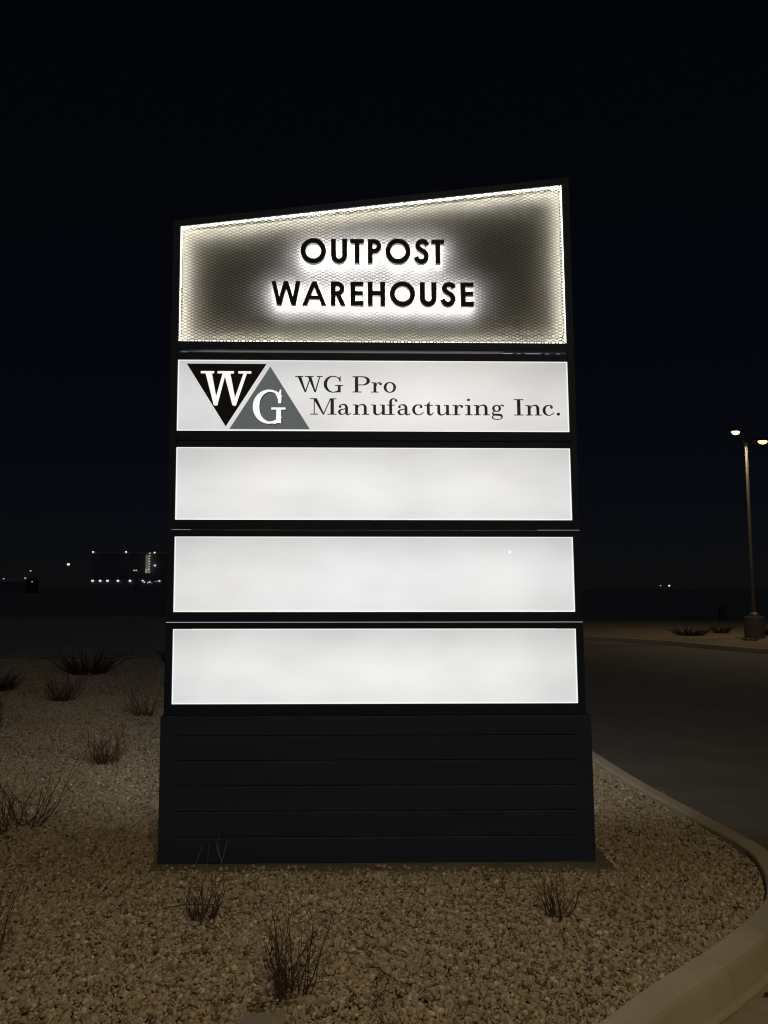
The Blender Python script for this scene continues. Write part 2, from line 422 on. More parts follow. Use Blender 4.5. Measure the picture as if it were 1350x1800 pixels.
# ------------------------------------------------------------------ loose river gravel (nobody could count it)
def gravel(name, patches, seed, size):
    """patches: (outline, height, stones per square metre)"""
    V, F, D = [], [], []
    for poly_, z, dens in patches:
        res = geometry.delaunay_2d_cdt([Vector(p) for p in poly_], [], [list(range(len(poly_)))], 1, 1e-5)
        n = len(V); V += [(v.x, v.y, z) for v in res[0]]
        for f in res[2]: F.append(tuple(n + i for i in f)); D.append(dens)
    me = bpy.data.meshes.new(name); me.from_pydata(V, [], F); me.materials.append(stone); me.update()
    at = me.attributes.new('stones', 'FLOAT', 'FACE'); at.data.foreach_set('value', D)
    o = bpy.data.objects.new(name, me); COL.objects.link(o); o['kind'] = 'stuff'
    ng = bpy.data.node_groups.new('gravel_scatter', 'GeometryNodeTree')
    ng.interface.new_socket('Geometry', in_out='INPUT', socket_type='NodeSocketGeometry')
    ng.interface.new_socket('Geometry', in_out='OUTPUT', socket_type='NodeSocketGeometry')
    N, L = ng.nodes, ng.links
    gi, go = N.new('NodeGroupInput'), N.new('NodeGroupOutput')
    dp = N.new('GeometryNodeDistributePointsOnFaces'); na = N.new('GeometryNodeInputNamedAttribute'); na.data_type = 'FLOAT'; na.inputs['Name'].default_value = 'stones'; L.new(na.outputs[0], dp.inputs['Density']); dp.inputs['Seed'].default_value = seed
    L.new(gi.outputs[0], dp.inputs['Mesh'])
    # uneven heap height
    rz = N.new('FunctionNodeRandomValue'); rz.data_type = 'FLOAT'
    rz.inputs[2].default_value = -0.016; rz.inputs[3].default_value = 0.008
    cz = N.new('ShaderNodeCombineXYZ')
    pos = N.new('GeometryNodeInputPosition')
    nz = N.new('ShaderNodeTexNoise'); nz.inputs['Scale'].default_value = 2.3; L.new(pos.outputs[0], nz.inputs['Vector'])
    mr = N.new('ShaderNodeMapRange'); mr.inputs[3].default_value = -0.022; mr.inputs[4].default_value = 0.022; L.new(nz.outputs[0], mr.inputs[0])
    ad = N.new('ShaderNodeMath'); ad.operation = 'ADD'; L.new(rz.outputs[1], ad.inputs[0]); L.new(mr.outputs[0], ad.inputs[1])
    L.new(ad.outputs[0], cz.inputs[2])
    sp = N.new('GeometryNodeSetPosition'); L.new(dp.outputs[0], sp.inputs['Geometry']); L.new(cz.outputs[0], sp.inputs['Offset'])
    jn = N.new('GeometryNodeJoinGeometry')
    rng = random.Random(seed)
    for k in range(6):
        ico = N.new('GeometryNodeMeshIcoSphere'); ico.inputs['Radius'].default_value = 1.0; ico.inputs['Subdivisions'].default_value = 3 if size < 0.002 else 2
        ps = N.new('GeometryNodeInputPosition')
        n1 = N.new('ShaderNodeTexNoise'); n1.noise_dimensions = '4D'; n1.inputs['Scale'].default_value = 0.75; n1.inputs['Detail'].default_value = 1.0
        n1.inputs['W'].default_value = k * 7.3 + seed
        L.new(ps.outputs[0], n1.inputs['Vector'])
        vm = N.new('ShaderNodeVectorMath'); vm.operation = 'SUBTRACT'; vm.inputs[1].default_value = (0.5, 0.5, 0.5)
        L.new(n1.outputs['Color'], vm.inputs[0])
        vs = N.new('ShaderNodeVectorMath'); vs.operation = 'SCALE'; vs.inputs['Scale'].default_value = 1.5
        L.new(vm.outputs[0], vs.inputs[0])
        st = N.new('GeometryNodeSetPosition'); L.new(ico.outputs[0], st.inputs['Geometry']); L.new(vs.outputs[0], st.inputs['Offset'])
        tf = N.new('GeometryNodeTransform')
        L.new(st.outputs[0], tf.inputs['Geometry'])
        a = size
        tf.inputs['Scale'].default_value = (a * rng.uniform(0.85, 1.35), a * rng.uniform(0.7, 0.95), a * rng.uniform(0.62, 0.88))
        ss = N.new('GeometryNodeSetShadeSmooth'); L.new(tf.outputs[0], ss.inputs['Geometry'])
        sm = N.new('GeometryNodeSetMaterial'); sm.inputs['Material'].default_value = stone; L.new(ss.outputs[0], sm.inputs['Geometry'])
        gti = N.new('GeometryNodeGeometryToInstance'); L.new(sm.outputs[0], gti.inputs[0])
        L.new(gti.outputs[0], jn.inputs[0])
    iop = N.new('GeometryNodeInstanceOnPoints'); L.new(sp.outputs[0], iop.inputs['Points'])
    L.new(jn.outputs[0], iop.inputs['Instance']); iop.inputs['Pick Instance'].default_value = True
    ri = N.new('FunctionNodeRandomValue'); ri.data_type = 'INT'; ri.inputs[4].default_value = 0; ri.inputs[5].default_value = 5; ri.inputs['Seed'].default_value = 3
    L.new(ri.outputs[2], iop.inputs['Instance Index'])
    rr = N.new('FunctionNodeRandomValue'); rr.data_type = 'FLOAT_VECTOR'
    rr.inputs[0].default_value = (-0.55, -0.55, 0); rr.inputs[1].default_value = (0.55, 0.55, 6.283); rr.inputs['Seed'].default_value = 4
    er = N.new('FunctionNodeEulerToRotation'); L.new(rr.outputs[0], er.inputs[0]); L.new(er.outputs[0], iop.inputs['Rotation'])
    rs = N.new('FunctionNodeRandomValue'); rs.data_type = 'FLOAT'; rs.inputs[2].default_value = 0.0; rs.inputs[3].default_value = 1.0; rs.inputs['Seed'].default_value = 5
    pw = N.new('ShaderNodeMath'); pw.operation = 'POWER'; pw.inputs[1].default_value = 3.2; L.new(rs.outputs[1], pw.inputs[0])
    ms = N.new('ShaderNodeMapRange'); ms.inputs[3].default_value = 0.62; ms.inputs[4].default_value = 1.95; L.new(pw.outputs[0], ms.inputs[0])
    L.new(ms.outputs[0], iop.inputs['Scale'])
    L.new(iop.outputs[0], go.inputs[0])
    md = o.modifiers.new('scatter', 'NODES'); md.node_group = ng
    return o

PAD = (-1.372, 1.345, 4.575, 5.42)     # x0 x1 y0 y1 of the footing, kept free of stones
def clip_bed(y0, y1, x0):
    """the part of the bed between two distances, out to its kerb"""
    right = [p for p in offset(ipath, 0.012) if y0 < p.y < y1 and p.x > 0.3]
    return right
def right_of(y):
    seg = [p for p in offset(ipath, 0.014) if p.x > -3.5]
    best = None
    for a, b in zip(seg, seg[1:]):
        if (a.y - y) * (b.y - y) <= 0 and a.y != b.y:
            x = a.x + (b.x - a.x) * (y - a.y) / (b.y - a.y)
            best = x if best is None else max(best, x)
    return best
def band(y0, y1, x0, x1=None, n=24):
    pts = []
    for i in range(n + 1):
        y = y0 + (y1 - y0) * i / n
        pts.append((x1 if x1 is not None else right_of(y), y))
    return pts + [(x0, y1), (x0, y0)]
sp = [p for p in offset(ipath, -.19) if 5.2 < p.y < 7.0 and p.x > 1]
sq = [p for p in offset(ipath, -.42) if 5.2 < p.y < 7.0 and p.x > 1]
gravel('river_gravel', [
    (band(1.75, 4.585, -3.4), -.010, 10500),
    (band(4.585, 7.6, -4.9, PAD[0] + 0.01, 2), -.010, 9000),
    ([(PAD[1] - 0.012, 4.585)] + [(right_of(4.585 + 3.6 * i / 24), 4.585 + 3.6 * i / 24) for i in range(25)] + [(PAD[1] - 0.012, 8.185)], -.010, 9000),
    ([(PAD[0] + 0.01, 5.42), (PAD[1] - 0.012, 5.42), (PAD[1] - 0.012, 8.185), (PAD[0] + 0.01, 7.6)], -.010, 1500),
    (band(7.6, 12.0, -8.5, -1.42, 2), -.010, 4600),
    ([(-10.5, 12.0), (-1.5, 12.0), (-1.6, 18.1), (-10.5, 18.1)], -.010, 1700),
    ([(-1.36, 4.578), (1.30, 4.578), (1.30, 4.64), (-1.36, 4.64)], .006, 1200),     # spilled onto the footing
    ([tuple(p) for p in sp] + [tuple(p) for p in sq[::-1]], ROAD_Z + .008, 150),     # spilled over the kerb
], 11, 0.0080)

# ------------------------------------------------------------------ glyphs: strokes united into one outline
def quad_ccw(q):
    a = sum(q[i][0] * q[(i + 1) % len(q)][1] - q[(i + 1) % len(q)][0] * q[i][1] for i in range(len(q)))
    return q if a > 0 else q[::-1]
def rect(x0, x1, y0, y1): return [[(x0, y0), (x1, y0), (x1, y1), (x0, y1)]]
def poly(*p): return [list(p)]
def disc(cx, cy, r, ry=None, n=20):
    ry = ry or r
    return [[(cx + r * math.cos(2 * math.pi * k / n), cy + ry * math.sin(2 * math.pi * k / n)) for k in range(n)]]
def arc(cx, cy, rx, ry, a0, a1, t, n=40):
    """outer radii rx, ry; t(angle) or constant: thickness measured inwards"""
    out = []; pr = None
    for k in range(n + 1):
        a = R(a0 + (a1 - a0) * k / n)
        th = t(a) if callable(t) else t
        o = (cx + rx * math.cos(a), cy + ry * math.sin(a)); i = (cx + (rx - th) * math.cos(a), cy + (ry - th) * math.sin(a))
        if pr: out.append([pr[0], o, i, pr[1]])
        pr = (o, i)
    return out
def spline(pts, n=8):
    P = [Vector(p) for p in pts]; out = []
    for i in range(len(P) - 1):
        p0, p1, p2, p3 = P[max(i - 1, 0)], P[i], P[i + 1], P[min(i + 2, len(P) - 1)]
        for k in range(n):
            t = k / n
            out.append(0.5 * ((2 * p1) + (p2 - p0) * t + (2 * p0 - 5 * p1 + 4 * p2 - p3) * t * t + (3 * p1 - p0 - 3 * p2 + p3) * t ** 3))
    out.append(P[-1]); return out
def stroke(pts, w, n=8):
    """w: width, or list of widths at the given points"""
    P = spline([Vector(p) for p in pts], n); m = len(pts) - 1; out = []; pr = None
    for i, p in enumerate(P):
        d = (P[min(i + 1, len(P) - 1)] - P[max(i - 1, 0)]).normalized(); nn = Vector((-d.y, d.x))
        if isinstance(w, (list, tuple)):
            k = min(int(i / n), m - 1); f = i / n - k; ww = w[k] * (1 - f) + w[k + 1] * f
        else: ww = w
        a, b = p + nn * ww / 2, p - nn * ww / 2
        if pr: out.append([pr[0], tuple(a), tuple(b), pr[1]])
        pr = (tuple(a), tuple(b))
    return out

SW = 0.202
def sans(ch):
    s = SW
    if ch == 'O': return arc(.525, .5, .525, .53, 0, 360, s, 72), 1.05
    if ch == 'U':
        return rect(0, s, .33, 1) + rect(.66 - s, .66, .33, 1) + arc(.33, .34, .33, .355, 180, 360, s, 36), .66
    if ch == 'T': return rect(0, .56, 1 - s * .9, 1) + rect(.28 - s / 2, .28 + s / 2, 0, .95), .56
    if ch == 'P': return rect(0, s, 0, 1) + rect(.1, .28, 1 - s * .9, 1) + rect(.1, .28, .42, .42 + s * .9) + arc(.27, .71, .295, .29, -90, 90, s * .93, 32), .565
    if ch == 'S':
        return stroke([(.535, .765), (.47, .868), (.335, .912), (.195, .868), (.135, .745), (.19, .63), (.315, .545), (.435, .46), (.497, .33), (.475, .19), (.375, .098), (.25, .083), (.13, .15), (.065, .275)], s * .98), .6
    if ch == 'W':
        return (poly((0, 1), (.22, 0), (.39, 0), (.17, 1)) + poly((.22, 0), (.39, 0), (.655, 1), (.485, 1))
                + poly((.485, 1), (.78, 0), (.95, 0), (.655, 1)) + poly((.78, 0), (.95, 0), (1.14, 1), (.97, 1))), 1.14
    if ch == 'A': return poly((0, 0), (.175, 0), (.545, 1), (.38, 1)) + poly((.755, 0), (.93, 0), (.545, 1), (.38, 1)) + rect(.2, .73, .255, .40), .93
    if ch == 'R':
        return (rect(0, s, 0, 1) + rect(.1, .28, 1 - s * .9, 1) + rect(.1, .28, .41, .41 + s * .9) + arc(.27, .705, .30, .295, -90, 90, s * .93, 32)
                + poly((.20, .47), (.40, .47), (.62, 0), (.42, 0))), .62
    if ch == 'E': return rect(0, s, 0, 1) + rect(.1, .54, 1 - s * .9, 1) + rect(.1, .52, .43, .43 + s * .85) + rect(.1, .54, 0, s * .9), .54
    if ch == 'H': return rect(0, s, 0, 1) + rect(.71 - s, .71, 0, 1) + rect(.1, .6, .43, .43 + s * .88), .71

HL = 0.052      # hairline
def serif_glyph(ch):
    T, t, x = 0.205, 0.175, 0.64
    side = lambda thick, p=1.4: (lambda a: HL + (thick - HL) * abs(math.cos(a)) ** p)
    if ch == 'I': return rect(.185, .185 + T, 0, 1) + rect(0, .57, 0, HL) + rect(0, .57, 1 - HL, 1), .57
    if ch == 'P':
        return (rect(.14, .14 + T, 0, 1) + rect(0, .55, 0, HL) + rect(0, .62, 1 - HL, 1) + rect(.2, .62, .44, .44 + HL)
                + arc(.62, .72, .44, .28, -90, 90, lambda a: HL + (T - HL) * max(0, math.cos(a)) ** 1.4, 36)), 1.07
    if ch == 'G':
        return (arc(.56, .5, .56, .52, 38, 322, lambda a: HL + (T - HL) * max(0, -math.cos(a)) ** 1.3, 60) + rect(.86, .86 + T * .85, .0, .42) + rect(.70, 1.18, .40, .40 + HL)
                + poly((.985, .64), (1.03, .64), (1.03, 1.0), (.985, 1.0), (.93, .80)) + stroke([(1.0, .66), (.95, .82), (.86, .92)], [.05, .08, HL])
                + stroke([(.93, .10), (.85, .05), (.72, .0)], [.10, .07, HL])), 1.2
    if ch == 'W':
        return (poly((.14, 1), (.14 + .22, 1), (.67, 0), (.58, 0)) + poly((.58, 0), (.66, 0), (.99, 1), (.93, 1))
                + poly((.76, 1), (.98, 1), (1.26, 0), (1.17, 0)) + poly((1.18, 0), (1.26, 0), (1.535, 1), (1.47, 1))
                + rect(0, .50, 1 - HL, 1) + rect(.60, 1.13, 1 - HL, 1) + rect(1.32, 1.67, 1 - HL, 1)), 1.67
    if ch == 'M':
        return (rect(.215, .215 + HL * 1.1, 0, 1) + poly((.17, 1), (.40, 1), (.86, 0), (.76, 0)) + poly((.76, 0), (.83, 0), (1.26, 1), (1.20, 1))
                + rect(1.22, 1.22 + T, 0, 1) + rect(0, .36, 1 - HL, 1) + rect(0, .47, 0, HL) + rect(1.22, 1.58, 1 - HL, 1) + rect(1.04, 1.58, 0, HL)), 1.58
    if ch == 'o': return arc(.38, .32, .38, .335, 0, 360, side(t), 60), .76
    if ch == 'c':
        return (arc(.36, .32, .36, .335, 55, 318, lambda a: HL + (t - HL) * max(0, -math.cos(a)) ** 1.2, 48) + disc(.545, .505, .082)
                + stroke([(.61, .50), (.555, .595), (.45, .63)], [.05, HL, HL]) + stroke([(.60, .075), (.65, .14), (.672, .20)], [HL, HL, HL])), .68
    if ch == 'r':
        return (rect(.15, .15 + t, 0, .62) + rect(0, .46, 0, HL) + rect(.02, .2, x - HL - .01, x - .01)
                + stroke([(.29, .32), (.35, .52), (.46, .605), (.56, .60)], [HL, HL, HL * 1.2, .07]) + disc(.585, .535, .082)), .69
    if ch == 'n':
        return (rect(.13, .13 + t, 0, .62) + rect(0, .42, 0, HL) + rect(.0, .2, x - HL - .01, x - .01)
                + stroke([(.27, .38), (.36, .555), (.52, .62), (.66, .60), (.735, .48), (.745, .33)], [HL, HL, HL * 1.2, .11, t, t]) + rect(.658, .658 + t, 0, .36) + rect(.55, .98, 0, HL)), .98
    if ch == 'u':
        return (rect(.13, .13 + t, .2, .62) + rect(0, .2, x - HL - .01, x - .01) + stroke([(.2175, .26), (.23, .12), (.33, .02), (.46, .022), (.60, .09), (.69, .22)], [t, t, .09, HL, HL, HL])
                + rect(.66, .66 + t, 0, .62) + rect(.53, .74, x - HL - .01, x - .01) + rect(.66, .97, 0, HL)), .97
    if ch == 'i': return rect(.145, .145 + t, 0, .62) + rect(0, .46, 0, HL) + rect(.0, .2, x - HL - .01, x - .01) + disc(.225, .945, .092, .075), .46
    if ch == '.': return disc(.1, .09, .1, .09), .2
    if ch == 't':
        return (rect(.16, .16 + t, .18, .66) + poly((.16, .6), (.16 + t, .6), (.16 + t, .86), (.29, .86), (.24, .72), (.16, .655)) + rect(0, .52, x - HL - .015, x - .015)
                + stroke([(.2475, .24), (.26, .1), (.36, .02), (.47, .05), (.55, .16)], [t, t, .10, HL, HL])), .57
    if ch == 'f':
        return (rect(.14, .14 + t, 0, .80) + rect(0, .46, 0, HL) + rect(0, .46, x - HL - .015, x - .015)
                + stroke([(.2275, .70), (.235, .86), (.33, .975), (.46, .985), (.55, .94)], [t, t * .9, .08, HL, .06]) + disc(.56, .88, .078)), .64
    if ch == 'a':
        return (rect(.435, .435 + t, .1, .46) + stroke([(.10, .49), (.17, .6), (.32, .625), (.46, .58), (.5225, .44)], [.06, HL, HL * 1.2, .12, t]) + disc(.13, .495, .078)
                + stroke([(.52, .385), (.36, .345), (.17, .30), (.085, .18), (.14, .06), (.27, .02), (.40, .07), (.49, .18)], [HL, HL, .08, t * .95, .12, HL, HL, HL])
                + stroke([(.5225, .15), (.545, .05), (.63, .015), (.72, .05), (.77, .10)], [t, .13, .06, HL, HL])), .79
    if ch == 'g':
        return (arc(.34, .425, .27, .215, 0, 360, lambda a: HL + (t * .85 - HL) * abs(math.cos(a)) ** 1.4, 48) + stroke([(.53, .57), (.62, .635), (.70, .62)], [HL, HL, .07]) + disc(.735, .60, .055)
                + stroke([(.19, .26), (.10, .17), (.13, .07), (.26, .04), (.45, .035), (.60, .0), (.655, -.09), (.60, -.20), (.38, -.25), (.16, -.22), (.075, -.13), (.13, -.02), (.24, .03)],
                         [HL, .07, .11, .12, .13, .13, .10, HL, HL, HL, .08, HL * 1.2, HL])), .85

def logo_W():
    return (poly((.12, 1), (.305, 1), (.495, .03), (.38, .03)) + poly((.385, .03), (.49, .03), (.73, 1), (.645, 1))
            + poly((.65, 1), (.835, 1), (1.03, .03), (.915, .03)) + poly((.92, .03), (1.025, .03), (1.345, 1), (1.25, 1))
            + rect(0, .38, .935, 1) + rect(.48, .95, .935, 1) + rect(1.08, 1.45, .935, 1)
            + disc(.437, .035, .06, .035) + disc(.972, .035, .06, .035)), 1.45
def logo_G():
    return (arc(.46, .5, .46, .5, 36, 322, lambda a: .062 + (.185 - .062) * max(0, -math.cos(a)) ** 1.2, 60) + rect(.665, .80, 0.02, .46) + rect(.52, .925, .415, .475)
            + poly((.72, .60), (.80, .60), (.80, 1.0), (.765, 1.0), (.70, .82)) + stroke([(.77, .62), (.74, .80), (.66, .90)], [.06, .12, .07])
            + stroke([(.74, .16), (.68, .07), (.56, .02)], [.14, .10, .065]) + poly((.70, .12), (.80, .0), (.80, .2))), .925

def union(polys):
    V, F = [], []
    for q in polys:
        if abs(sum(q[i][0] * q[(i + 1) % len(q)][1] - q[(i + 1) % len(q)][0] * q[i][1] for i in range(len(q)))) < 1e-7: continue
        for q in ([q] if len(q) != 4 else [[q[0], q[1], q[2]], [q[0], q[2], q[3]]]):
          if abs(sum(q[i][0] * q[(i + 1) % len(q)][1] - q[(i + 1) % len(q)][0] * q[i][1] for i in range(len(q)))) < 1e-7: continue
          q = quad_ccw(list(q)); n = len(V); V += [Vector((p[0], p[1])) for p in q]; F.append(list(range(n, n + len(q))))
    E = [(f[k], f[(k + 1) % len(f)]) for f in F for k in range(len(f))]
    r = geometry.delaunay_2d_cdt(V, E, [], 0, 1e-4)
    B = [(min(V[i].x for i in f), max(V[i].x for i in f), min(V[i].y for i in f), max(V[i].y for i in f), [V[i] for i in f]) for f in F]
    def filled(c):
        for x0, x1, y0, y1, q in B:
            if x0 <= c.x <= x1 and y0 <= c.y <= y1 and all((q[k - 1].x - q[k - 2].x) * (c.y - q[k - 2].y) - (q[k - 1].y - q[k - 2].y) * (c.x - q[k - 2].x) >= -1e-9 for k in range(len(q))): return True
        return False
    tris = []
    for f in r[2]:
        a, b, c = (r[0][k] for k in f)
        if (b.x - a.x) * (c.y - a.y) - (b.y - a.y) * (c.x - a.x) < 0: f = f[::-1]
        if filled((a + b + c) / 3): tris.append(tuple(f))
    return r[0], tris

def add_glyph(mb, polys, x0, z0, sx, sz, y0, y1, mi_front=0, mi_side=0, mi_back=None):
    """outline stood up in the sign's plane; y0 front, y1 back"""
    V, T = union(polys)
    n = len(V); b = len(mb.v)
    mb.v += [(x0 + p.x * sx, y0, z0 + p.y * sz) for p in V] + [(x0 + p.x * sx, y1, z0 + p.y * sz) for p in V]
    cnt = {}
    for t in T:
        for k in range(3):
            e = (t[k], t[(k + 1) % 3]); cnt[e] = 1
    for t in T:
        mb.f.append((b + t[0], b + t[1], b + t[2])); mb.m.append(mi_front)
        mb.f.append((b + n + t[2], b + n + t[1], b + n + t[0])); mb.m.append(mi_side if mi_back is None else mi_back)
    for (a, c) in cnt:
        if (c, a) not in cnt:
            mb.f.append((b + a, b + n + a, b + n + c, b + c)); mb.m.append(mi_side)

# ------------------------------------------------------------------ the monument sign
YAW = R(1.1)
sign = empty('monument_sign', (0, 4.75, 0), YAW)
tag(sign, 'tall dark double-posted monument sign with four lit white panels and a slanted mesh top', 'sign')
LEAN = 0.0078
def lean(p): return (p[0] - LEAN * (p[2] - 0.9), p[1], p[2])
def sb(mb, name, mats, parent=sign, bevel=0.0, smooth=False): return mb.build(name, mats, parent, bevel=bevel, smooth=smooth, fn=lean)

XL, XR = -1.272, 1.174          # lit opening
PL, PR = -1.317, 1.219          # outer faces of the posts
FY, BY = -0.012, 0.512          # front and back of the frame
def top_z(x): return 3.890 + (x + LEAN * -3.0 + 1.308) * (4.197 - 3.890) / 2.475
def tz(x): return 3.893 + (x + 1.285) * (4.199 - 3.893) / 2.475
def post(x0, x1):
    mb = MB()
    mb.hexa([(x0, FY, .846), (x1, FY, .846), (x1, BY, .846), (x0, BY, .846)],
            [(x0, FY, tz(x0) + .043), (x1, FY, tz(x1) + .043), (x1, BY, tz(x1) + .043), (x0, BY, tz(x0) + .043)])
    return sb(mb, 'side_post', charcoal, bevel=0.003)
post(PL, XL); post(XR, PR)
mb = MB()
a, b = XL + .0005, XR - .0005
mb.hexa([(a, FY, tz(a)), (b, FY, tz(b)), (b, BY, tz(b)), (a, BY, tz(a))],
        [(a, FY, tz(a) + .042), (b, FY, tz(b) + .042), (b, BY, tz(b) + .042), (a, BY, tz(a) + .042)])
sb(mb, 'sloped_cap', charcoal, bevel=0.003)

PANELS = [(.910, 1.357), (1.458, 1.917), (2.020, 2.471), (2.573, 3.025)]
RAILS = [(.8465, .910), (1.357, 1.458), (1.917, 2.020), (2.471, 2.573)]
for k, (z0, z1) in enumerate(RAILS):
    for (ya, yb) in ((FY, 0.045), (0.455, BY)):
        mb = MB()
        if k == 0:
            mb.box(a, b, ya, yb, z0, z1)
        else:
            zm = z0 + (z1 - z0) * 0.40
            mb.box(a, b, ya, yb, z0, zm - .0018); mb.box(a, b, ya, yb, zm + .0018, z1)
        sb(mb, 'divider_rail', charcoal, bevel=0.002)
# rail under the mesh cabinet with an open cable slot
for (ya, yb) in ((FY, 0.045), (0.455, BY)):
    mb = MB(); mb.box(a, b, ya, yb, 3.025, 3.072); mb.box(a, b, ya, yb, 3.089, 3.143)
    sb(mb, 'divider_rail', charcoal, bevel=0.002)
mb = MB(); mb.box(a, b, 0.046, 0.454, 3.126, 3.140); sb(mb, 'cabinet_floor', dark_metal)
mb = MB(); mb.box(a + .003, b - .003, 0.010, 0.040, 3.0695, 3.0745); sb(mb, 'slot_channel', dark_metal)
mb = MB(); mb.box(XR - .40, XR - .006, 0.030, 0.034, 3.0765, 3.087); sb(mb, 'painted_leak', leak_glow)  # added glowing slivers imitate leaked light on the slot's metal
mb = MB(); mb.box(XL + .01, XL + .05, 0.030, 0.034, 3.078, 3.086); sb(mb, 'painted_leak', leak_glow)
for x in (XR - .30, XR - .12, XR - .05):
    mb = MB()
    mb.tube([(x - .05, .012, 3.0755), (x - .02, .006, 3.081), (x, .004, 3.083), (x + .02, .008, 3.079), (x + .05, .014, 3.0755)], [.0028] * 5, 6)
    sb(mb, 'cable', cable_mat)

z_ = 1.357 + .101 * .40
mb = MB(); mb.box(PL + .004, PR - .004, -.0138, -.0126, z_ - .0013, z_ + .0013); sb(mb, 'painted_leak', leak_glow)  # added glowing strip on the frame face imitates light leaking through the gap
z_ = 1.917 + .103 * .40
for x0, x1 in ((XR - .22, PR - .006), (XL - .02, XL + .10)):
    mb = MB(); mb.box(x0, x1, -.0138, -.0126, z_ - .0011, z_ + .0011); sb(mb, 'painted_leak', leak_dim)  # same leak imitation, dimmer and only towards the ends

def front_and_back(k, z0, z1):
    for back in (0, 1):
        y = 0.5 if back else 0.0
        mb = MB()
        pts = [(XL + .001, y, z0 + .001), (XR - .001, y, z0 + .001), (XR - .001, y, z1 - .001), (XL + .001, y, z1 - .001)]
        mb.face(pts[::-1] if back else pts)
        o = sb(mb, 'face_panel', acrylic_rear if back else (acrylic_sign if k == 3 else acrylic))
        if back: continue
        e = MB(); w = .0062
        for (x0, x1, za, zb) in ((XL + .001, XR - .001, z0 + .001, z0 + w), (XL + .001, XR - .001, z1 - w * .7, z1 - .001), (XL + .001, XL + w, z0 + w, z1 - w * .7), (XR - w, XR - .001, z0 + w, z1 - w * .7)):
            e.box(x0, x1, -.004, -.001, za, zb)
        es = sb(e, 'edge_strip', edge_glow, o)
        yield o
fp = []
for k, (z0, z1) in enumerate(PANELS):
    fp += list(front_and_back(k, z0, z1))
for o, l in zip(fp, ['blank lit white panel just above the dark base', 'blank lit white panel second from the bottom', 'blank lit white panel under the lettered one', 'lit white panel lettered WG Pro Manufacturing Inc. with a two-triangle logo']):
    o['label'] = l
wgp = fp[3]
for x, z, r in ((0.782, 1.822, .0075), (1.118, 1.728, .0045)):       # pinholes in the third panel's film
    mb = MB(); mb.v += [(x + r * math.cos(k * math.pi / 4), -.0008, z + .7 * r * math.sin(k * math.pi / 4)) for k in range(8)]; mb.f.append(tuple(range(8))); mb.m.append(0)
    sb(mb, 'pinhole', white_hot, fp[1])
# the measured positions below are already leaned: undo the lean so that it is applied once
def U(p): return (p[0] + LEAN * (p[1] - 0.9), p[1])
def tri(name, pts, mat, y0, y1):
    mb = MB(); P = [U(p) for p in pts]
    n = 3; mb.v += [(p[0], y0, p[1]) for p in P] + [(p[0], y1, p[1]) for p in P]
    mb.f += [(0, 1, 2), (5, 4, 3), (0, 3, 4, 1), (1, 4, 5, 2), (2, 5, 3, 0)]; mb.m += [0] * 5
    o = sb(mb, name, mat, wgp)
    bm = bmesh.new(); bm.from_mesh(o.data); bmesh.ops.recalc_face_normals(bm, faces=bm.faces); bm.to_mesh(o.data); bm.free()
    return o
tri('logo_triangle', [(-1.2340, 3.0005), (-0.9835, 2.6022), (-0.7366, 3.0005)], vinyl_black, -.003, -.0005)['label'] = 'black triangle pointing down'
tri('logo_triangle', [(-0.9603, 2.5862), (-0.4614, 2.5862), (-0.7125, 2.9845)], grey_print, -.003, -.0005)['label'] = 'grey triangle pointing up'
mb = MB(); g, w = logo_W(); x0, z0 = U((-1.1425, 2.7329)); add_glyph(mb, g, x0, z0, .3136 / w, .2195, -.0055, -.0032); sb(mb, 'logo_letter', white_print, wgp)
mb = MB(); g, w = logo_G(); x0, z0 = U((-0.8161, 2.6196)); add_glyph(mb, g, x0 + .0045, z0 - .0045, .2034 / w, .2160, -.0048, -.0032); sb(mb, 'logo_letter_shadow', vinyl_black, wgp)
mb = MB(); add_glyph(mb, g, x0, z0, .2034 / w, .2160, -.0068, -.0050); sb(mb, 'logo_letter', white_print, wgp)

def line(chars, xs, z, cap):
    mb = MB()
    for c, x in zip(chars, xs):
        g, w = serif_glyph(c)
        add_glyph(mb, g, x + LEAN * (z - 0.9), z, cap, cap, -.0035, -.0005)
    return sb(mb, 'lettering', vinyl_ink, wgp)
line('WGPro', (-0.5559, -0.3773, -0.1966, -0.0813, -0.0021), 2.8215, .1030)
line('Manufacturing', (-0.4602, -0.2876, -0.1939, -0.0810, 0.0185, 0.0836, 0.1761, 0.2519, 0.3203, 0.4269, 0.5075, 0.5625, 0.6711), 2.6792, .1036)
line('Inc.', (0.8159, 0.8882, 0.9953, 1.0835), 2.6792, .1036)

# --- mesh cabinet
BPY = 0.072          # its back panel
mb = MB()
mb.hexa([(a, BPY, 3.1435), (b, BPY, 3.1435), (b, BPY + .004, 3.1435), (a, BPY + .004, 3.1435)], [(a, BPY, tz(a) - .001), (b, BPY, tz(b) - .001), (b, BPY + .004, tz(b) - .001), (a, BPY + .004, tz(a) - .001)])
sb(mb, 'back_panel', back_mat)
mb = MB()
mb.hexa([(a, .500, 3.1435), (b, .500, 3.1435), (b, .504, 3.1435), (a, .504, 3.1435)], [(a, .500, tz(a) - .001), (b, .500, tz(b) - .001), (b, .504, tz(b) - .001), (a, .504, tz(a) - .001)])
sb(mb, 'rear_board', charcoal)
